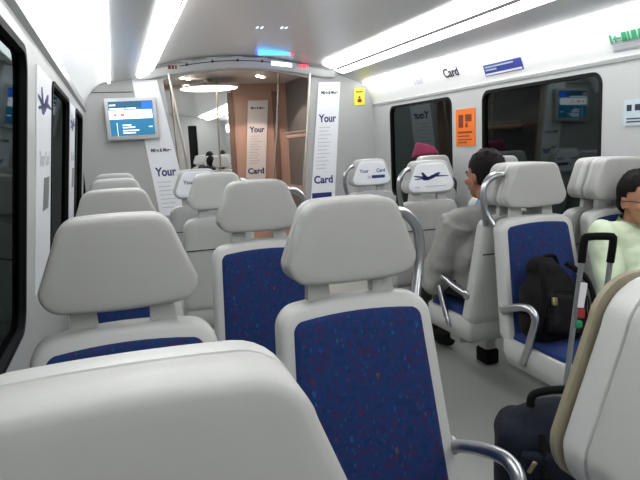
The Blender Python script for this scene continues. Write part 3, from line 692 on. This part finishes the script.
# ------------------------------------------------------------------ people
K = 1/S                      # people are drawn in metres, then brought to units
def person(name, label, loc, rz, pose,  skin='skin', shirt='shirtgrey', hair='short', head_yaw=0, head_pitch=0, beard=False, glasses=False, collar=None, vox=.009, lean=0, group=None, hs=1.0, bulk=0):
    """local: faces -Y, origin on the floor under the pelvis; pose gives joints in metres"""
    t = thing(name, label, 'person', loc, rz, group); t.scale = (1, 1, 1)
    P = {k: V(v) for k, v in pose.items()}
    hc = P['head']; neck = P['neck']; chest = P['chest']; pel = P['pelvis']
    def limb(bm, pts, r, sx=1.0):
        tube(bm, [p*K for p in pts], [x*K for x in r], 18, 3, sx=sx)
        for p, x in ((pts[0], r[0]), (pts[-1], r[-1])): ball(bm, p*K, (x*K*.98*sx,)+(x*K*.98,)*2, 12)
    def torso(bm, e=0):
        waist = pel.lerp(chest, .45)
        limb(bm, [pel+V((0, 0, -.02)), pel+V((0, 0, .05)), waist, chest, neck+V((0, .005, -.06))], [.115+e, .12+e, .112+e+bulk*(e > 0), .122+e+bulk*(e > 0), .06+e], 1.38)
        for s in 'LR':
            limb(bm, [neck+V((0, 0, -.07)), P['sh'+s]], [.055+e, .055+e]); limb(bm, [chest+V((0, 0, .02)), P['sh'+s]+V((0, 0, -.02))], [.09+e, .058+e])
    HR = Matrix.Rotation(rad(head_yaw), 4, 'Z') @ Matrix.Rotation(rad(head_pitch), 4, 'X')
    HS = Matrix.Scale(hs, 4)
    def hp(x, y, z): return (hc+(HR @ V((x, y, z)))*hs)*K
    bm = bmesh.new(); torso(bm)
    for s in 'LR':
        limb(bm, [P['sh'+s], P['el'+s]], [.05, .04]); limb(bm, [P['el'+s], P['wr'+s]], [.04, .026])
        d = (P['ha'+s]-P['wr'+s]).normalized(); side = d.cross(V((0, 0, 1))).normalized() if abs(d.z) < .9 else V((1, 0, 0)); dn = V((0, 0, -1)) if abs(d.z) < .9 else V((0, 1, 0))
        limb(bm, [P['wr'+s], P['wr'+s]+d*.05, P['wr'+s]+d*.085], [.026, .034, .032])
        for j, (off, ln) in enumerate(((-.028, .068), (-.0095, .078), (.0095, .073), (.028, .058))):
            b0 = P['wr'+s]+d*.085+side*off; limb(bm, [b0, b0+d*ln*.5+dn*.006, b0+d*ln*.9+dn*.028], [.0095, .009, .0075])
        th = P['wr'+s]+d*.035+side*(.03 if s == 'L' else -.03); limb(bm, [th, th+d*.03+side*(.02 if s == 'L' else -.02), th+d*.06+side*(.018 if s == 'L' else -.018)+dn*.01], [.013, .011, .009])
        limb(bm, [P['hip'+s], P['kn'+s]], [.085, .058]); limb(bm, [P['kn'+s], P['kn'+s].lerp(P['an'+s], .3), P['an'+s]], [.055, .056, .036])
        limb(bm, [P['an'+s]+V((0, .02, -.03)), P['an'+s]+V((0, -.10, -.05)), P['an'+s]+V((0, -.17, -.055))], [.034, .034, .026])
    limb(bm, [neck+V((0, .0, -.06)), neck, hc+(HR @ V((0, .015, -.05)))], [.062, .055, .056])
    # head: skull, jaw, nose, brow, ears
    def e(x, y, z, a, b, c): ball(bm, hp(x, y, z), (a*K*hs, b*K*hs, c*K*hs), 24, HR)
    e(0, .012, .030, .074, .094, .088); e(0, -.022, -.025, .061, .066, .072); e(0, -.045, -.075, .038, .040, .034)
    e(0, -.080, .012, .048, .016, .014)
    tube(bm, [hp(0, -.088, .012), hp(0, -.101, -.012), hp(0, -.110, -.030), hp(0, -.096, -.040)], [x*K for x in (.009, .011, .014, .012)], 12, 3)
    for s in (-1, 1):
        e(s*.014, -.094, -.034, .011, .012, .009); e(s*.044, -.062, -.022, .022, .022, .02)
        e(s*.074, .008, -.006, .010, .018, .031)
    e(0, -.088, -.062, .022, .012, .009)
    body = voxel('body', bm, skin, t, vox*.8, 5)
    for s in (-1, 1):
        bm = bmesh.new(); ball(bm, hp(s*.031, -.0775, -.001), (.0115*K, .009*K, .0075*K), 12, HR); ey = obj('eye', bm, 'eyew', t)
        bm = bmesh.new(); ball(bm, hp(s*.031, -.0855, -.001), (.0055*K, .0025*K, .0055*K), 10, HR); obj('iris', bm, 'iris', ey)
        obj('eyebrow', T([hp(s*.014, -.090, .017), hp(s*.032, -.087, .023), hp(s*.050, -.075, .018)], .0036*K, 8, 3), 'hair', t)
    obj('mouth', T([hp(-.023, -.089, -.061), hp(0, -.101, -.060), hp(.023, -.089, -.061)], [.003*K, .006*K, .003*K], 8, 3), 'lip', t)
    # hair cap
    bm = bmesh.new()
    if hair == 'turban':
        for k in range(6):
            a = k*.35; zz = .045+.014*k; r_ = .092-.006*k
            tube(bm, [hp(r_*math.cos(q), .012+(r_+.012)*math.sin(q), zz+.018*math.sin(q+a)) for q in [2*math.pi*j/20 for j in range(21)]], .018*K, 10)
        ball(bm, hp(0, .01, .085), (.08*K, .09*K, .05*K), 20)
        voxel('turban', bm, 'maroon', t, .006, 3)
    else:
        KH = K*hs; ball(bm, hp(0, .018, .038), (.081*KH, .099*KH, .094*KH), 28, HR)
        for s in (-1, 1): ball(bm, hp(s*.062, .035, .005), (.014*KH, .038*KH, .042*KH), 14, HR)
        ball(bm, hp(0, .07, -.015), (.06*KH, .042*KH, .055*KH), 20, HR)
        for q in range(22):
            a = random.uniform(0, 6.28); b = random.uniform(.2, 1.1); ball(bm, hp(.072*math.cos(a)*math.sin(b), .02+.09*math.sin(a)*math.sin(b), .04+.088*math.cos(b)), (.014*K,)*3, 10)
        # cut away the face
        me = voxel('hair', bm, 'hair', t, .006, 3); b2 = bmesh.new(); b2.from_mesh(me.data); inv = HR.inverted()
        kill = []
        for v in b2.verts:
            l = (inv @ (v.co/K-hc))/hs
            if (l.y < -.05 and l.z < .062+(l.y+.05)*-.3) or (l.y < -.012 and l.z < .035) or (abs(l.x) > .045 and l.y < .020 and l.z < .012): kill.append(v)
        bmesh.ops.delete(b2, geom=kill, context='VERTS')
        for _ in range(8): bmesh.ops.smooth_vert(b2, verts=[v for v in b2.verts if v.is_boundary], factor=.5, use_axis_x=True, use_axis_y=True, use_axis_z=True)
        bmesh.ops.solidify(b2, geom=b2.faces[:], thickness=.004)
        b2.to_mesh(me.data); b2.free()
    if glasses:
        g = None
        for s in (-1, 1):
            fr = T([hp(s*.033+.024*math.cos(q), -.102+.012*abs(math.cos(q)) if math.cos(q)*s > 0 else -.102, -.003+.017*math.sin(q)) for q in [2*math.pi*j/16 for j in range(17)]], .0018*K, 6)
            if s == -1: g = bpy.data.objects.new('glasses', None); COL.objects.link(g); g.parent = t
            obj('rim', fr, 'black', g); obj('temple', T([hp(s*.057, -.09, .004), hp(s*.077, -.05, .006), hp(s*.082, .015, .002)], .002*K, 6), 'black', g)
        obj('bridge', T([hp(-.01, -.103, 0), hp(0, -.107, .004), hp(.01, -.103, 0)], .0018*K, 6), 'black', g)
    # clothes
    bm = bmesh.new(); torso(bm, .012)
    for s in 'LR':
        tube(bm, [P['sh'+s]*K, P['sh'+s].lerp(P['el'+s], .5)*K, P['el'+s]*K], [(.072+bulk)*K, (.068+bulk)*K, (.062+bulk)*K], 18, 3); ball(bm, P['sh'+s]*K, (.07*K,)*3, 14); ball(bm, P['el'+s]*K, ((.06+bulk)*K,)*3, 14)
        tube(bm, [P['el'+s]*K, P['el'+s].lerp(P['wr'+s], .9)*K], [.054*K, .038*K], 18)
    voxel('shirt', bm, shirt, t, .009, 3, .027*K, .075)
    if collar:
        pts = [neck+V((.066*math.cos(q), .068*math.sin(q)+.004, -.015+.022*math.sin(q))) for q in [rad(-80+340*j/18) for j in range(19)]]
        bm = bmesh.new()
        lo = [bm.verts.new((p+V(((p-neck).x*.25, (p-neck).y*.25, -.012)))*K) for p in pts]; hi = [bm.verts.new((p+V((0, 0, .03)))*K) for p in pts]; lo2 = [bm.verts.new((p+V(((p-neck).x*.12, (p-neck).y*.12, -.01)))*K) for p in pts]
        for a, b in ((lo, hi), (hi, lo2)):
            for i in range(18): bm.faces.new((a[i], a[i+1], b[i+1], b[i]))
        bmesh.ops.solidify(bm, geom=bm.faces[:], thickness=.003)
        obj('collar', bm, collar, t)
    bm = bmesh.new(); limb(bm, [pel+V((0, 0, -.02)), pel+V((0, 0, .06))], [.128, .126], 1.36)
    for s in 'LR':
        limb(bm, [P['hip'+s], P['kn'+s]], [.096, .072]); limb(bm, [P['kn'+s], P['an'+s]+V((0, 0, .04))], [.072, .06])
    voxel('trousers', bm, 'trousers', t, .012, 3, .012*K, .08)
    for s in 'LR':
        bm = bmesh.new(); limb(bm, [P['an'+s]+V((0, .03, -.035)), P['an'+s]+V((0, -.08, -.045)), P['an'+s]+V((0, -.18, -.055))], [.042, .044, .034]); obj('shoe', bm, 'black', t)
    return t
def sitting(slouch=0, **kw):
    """metres, pelvis above origin"""
    p = dict(pelvis=(0, 0, .59), chest=(0, .04, .88), neck=(0, .03, 1.07), head=(0, .0, 1.195),
             shL=(.185, .05, 1.0), shR=(-.185, .05, 1.0), elL=(.235, -.02, .71), elR=(-.235, -.02, .71), wrL=(.17, -.25, .68), wrR=(-.17, -.25, .68), haL=(.15, -.35, .66), haR=(-.15, -.35, .66),
             hipL=(.09, -.02, .58), hipR=(-.09, -.02, .58), knL=(.11, -.44, .56), knR=(-.11, -.44, .56), anL=(.11, -.42, .10), anR=(-.11, -.42, .10))
    p.update(kw); return {k: V(v)+V((0, 0, -slouch if k in ('pelvis', 'chest', 'neck', 'head', 'shL', 'shR', 'elL', 'elR') and k != 'pelvis' else 0)) for k, v in p.items()}

# man in grey: faces +Y (rz = pi); his left side is towards the aisle
person('person', 'man in a grey shirt seated facing away, seen in profile beside the orange notice', (C3+.01, RB3+.255, 0), math.pi,
       sitting(head=(0, .0, 1.165), neck=(0, .035, 1.03), chest=(.0, .03, .82), shL=(.185, .045, .945), shR=(-.185, .045, .945), knL=(.11, -.50, .56), anL=(.11, -.62, .10), anR=(-.11, -.62, .10), elL=(.245, -.12, .60), elR=(-.24, -.12, .64), wrL=(.15, -.36, .66), haL=(.10, -.42, .66)),
       'skin', 'shirtgrey', head_yaw=10, head_pitch=0, collar='collar', hs=1.12, bulk=.022)
# man in pale green: faces -Y in the right window seat
person('person', 'man with glasses and pale green shirt seated at the right edge', (2.02, RB2-.20, 0), 0,
       sitting(pelvis=(0, -.02, .60), chest=(0, .07, .80), neck=(.0, .07, .94), head=(.0, .04, 1.045), shR=(-.195, .06, .90), shL=(.195, .06, .90), elR=(-.27, -.08, .64), elL=(.26, -.06, .64), wrR=(-.12, -.28, .68), haR=(-.05, -.36, .67)),
       'skin2', 'shirtgreen', head_yaw=-8, head_pitch=2, glasses=True, collar='shirtgreen', hs=1.1)
person('person', 'passenger in a magenta turban seated at the far right window', (C4+.03, ROWS[4]+.17, 0), math.pi, sitting(head=(0, 0, 1.20)), 'skin', 'dark', hair='turban', vox=.014)
for x, y, h, f, lb in ((1.48, 9.95, 1.12, 1, 'dark haired passenger seen from behind in the far saloon'), (C3, 10.95, 1.2, 1, 'passenger with dark hair showing over far seats, left one'), (C4, 12.45, 1.2, 1, 'passenger with dark hair showing over far seats, right one')):
    person('person', lb, (x, y+.2, 0), math.pi*f, sitting(head=(0, 0, h)), 'skin', 'dark', vox=.016, group='passengers in the far saloon')

# ------------------------------------------------------------------ bags
def backpack():
    t = thing('backpack', 'black backpack leaning on the blue aisle seat', 'backpack', (1.525, 1.86, CZ-.788)); t.rotation_euler = (rad(-17), rad(14), rad(4))
    bm = bmesh.new(); ball(bm, (0, .02, .14), (.145, .075, .16), 24); box(bm, (.01, .02, .12), (.29, .12, .22), .05, 4)
    ball(bm, (-.03, .02, .27), (.08, .055, .06), 16); voxel('body', bm, 'blackcloth', t, .008, 4, .02, .07)
    bm = bmesh.new(); box(bm, (.0, -.055, .10), (.19, .05, .15), .022, 3); voxel('front_pocket', bm, 'blackcloth', t, .007, 3, .012, .05)
    obj('top_handle', T([(-.05, .02, .30), (-.045, .01, .325), (-.0, .0, .335), (.03, .01, .30)], .008, 8, 5), 'strap', t)
    for s in (-1, 1): obj('shoulder_strap', T([(s*.06-.02, -.02, .31), (s*.11-.02, -.07, .25), (s*.125, -.075, .15), (s*.12, -.04, .04)], .011, 8, 5), 'strap', t)
    obj('zip', T([(-.09, -.075, .10), (-.08, -.085, .175), (.0, -.09, .185), (.08, -.085, .175), (.09, -.075, .10)], .003, 6, 4), 'strap', t)
    obj('buckle', B((-.09, -.088, .14), (.024, .01, .03), .003), 'zip', t)
backpack()
def trolley():
    t = thing('trolley_bag', 'dark navy trolley bag in the aisle with its handle pulled up', 'bag', (1.08, 1.28, 0), rad(-30))
    bm = bmesh.new(); box(bm, (0, 0, .25), (.36, .21, .40), .06, 4); ball(bm, (0, 0, .43), (.15, .09, .06), 20); voxel('body', bm, 'navycloth', t, .008, 3, .012, .08)
    bm = bmesh.new(); box(bm, (0, -.115, .20), (.26, .05, .24), .022, 3); voxel('front_pocket', bm, 'navycloth', t, .007, 2, .01, .06)
    for x in (-.10, .03): obj('zip_puller', B((x, -.142, .372), (.012, .006, .035), .002, 1, Matrix.Rotation(.5, 4, 'Y')), 'zip', t)
    obj('flap', B((0, -.118, .345), (.25, .03, .11), .012, 3), 'navycloth', t)
    for x in (-.07, .07):
        obj('side_strap', T([(x, -.135, .10), (x, -.148, .22), (x, -.142, .34), (x, -.10, .44)], .009, 8, 4), 'strap', t); obj('buckle', B((x, -.155, .24), (.03, .012, .04), .004), 'zip', t)
    obj('carry_handle', T([(-.09, -.03, .485), (-.08, -.03, .52), (0, -.03, .535), (.08, -.03, .52), (.09, -.03, .485)], .011, 10, 5), 'strap', t)
    hs = bpy.data.objects.new('telescopic_handle', None); COL.objects.link(hs); hs.parent = t
    q = lambda x, z: (x+.022+.10*(z-.3), .085, z)
    for x in (-.024, .048): obj('rod', T([q(x, .30), q(x, .90)], .0075, 10), 'dgrey', hs)
    obj('grip', T([q(-.024, .85), q(-.024, .91), q(-.015, .92), q(.039, .92), q(.048, .91), q(.048, .85)], .0105, 10, 3), 'strap', hs)
    for x in (-.12, .12): obj('wheel', T([(x-.015, .07, .032), (x+.015, .07, .032)], .032, 16), 'black', t)
    for x in (-.12, .12): obj('stud', T([(x, -.06, .002), (x, -.06, .06)], .014, 10), 'black', t)
    obj('luggage_tag', B((.052, .062, .765), (.018, .004, .07), .002, 1, Matrix.Rotation(.12, 4, 'Y')), 'tag', t)['label'] = 'white paper tag'
    obj('luggage_tag', B((.050, .060, .715), (.018, .004, .026), .001, 1), 'tagred', t)['label'] = 'red tag end'
    obj('luggage_tag', B((.044, .060, .685), (.018, .008, .022), .006, 2), 'taggreen', t)['label'] = 'green tag'
trolley()

# ------------------------------------------------------------------ to metres
done = set()
for o in list(bpy.data.objects):
    if o.type == 'CAMERA': continue
    o.location = V(o.location)*S
    if o.type == 'MESH' and o.data.name not in done:
        done.add(o.data.name); o.data.transform(Matrix.Scale(S, 4))
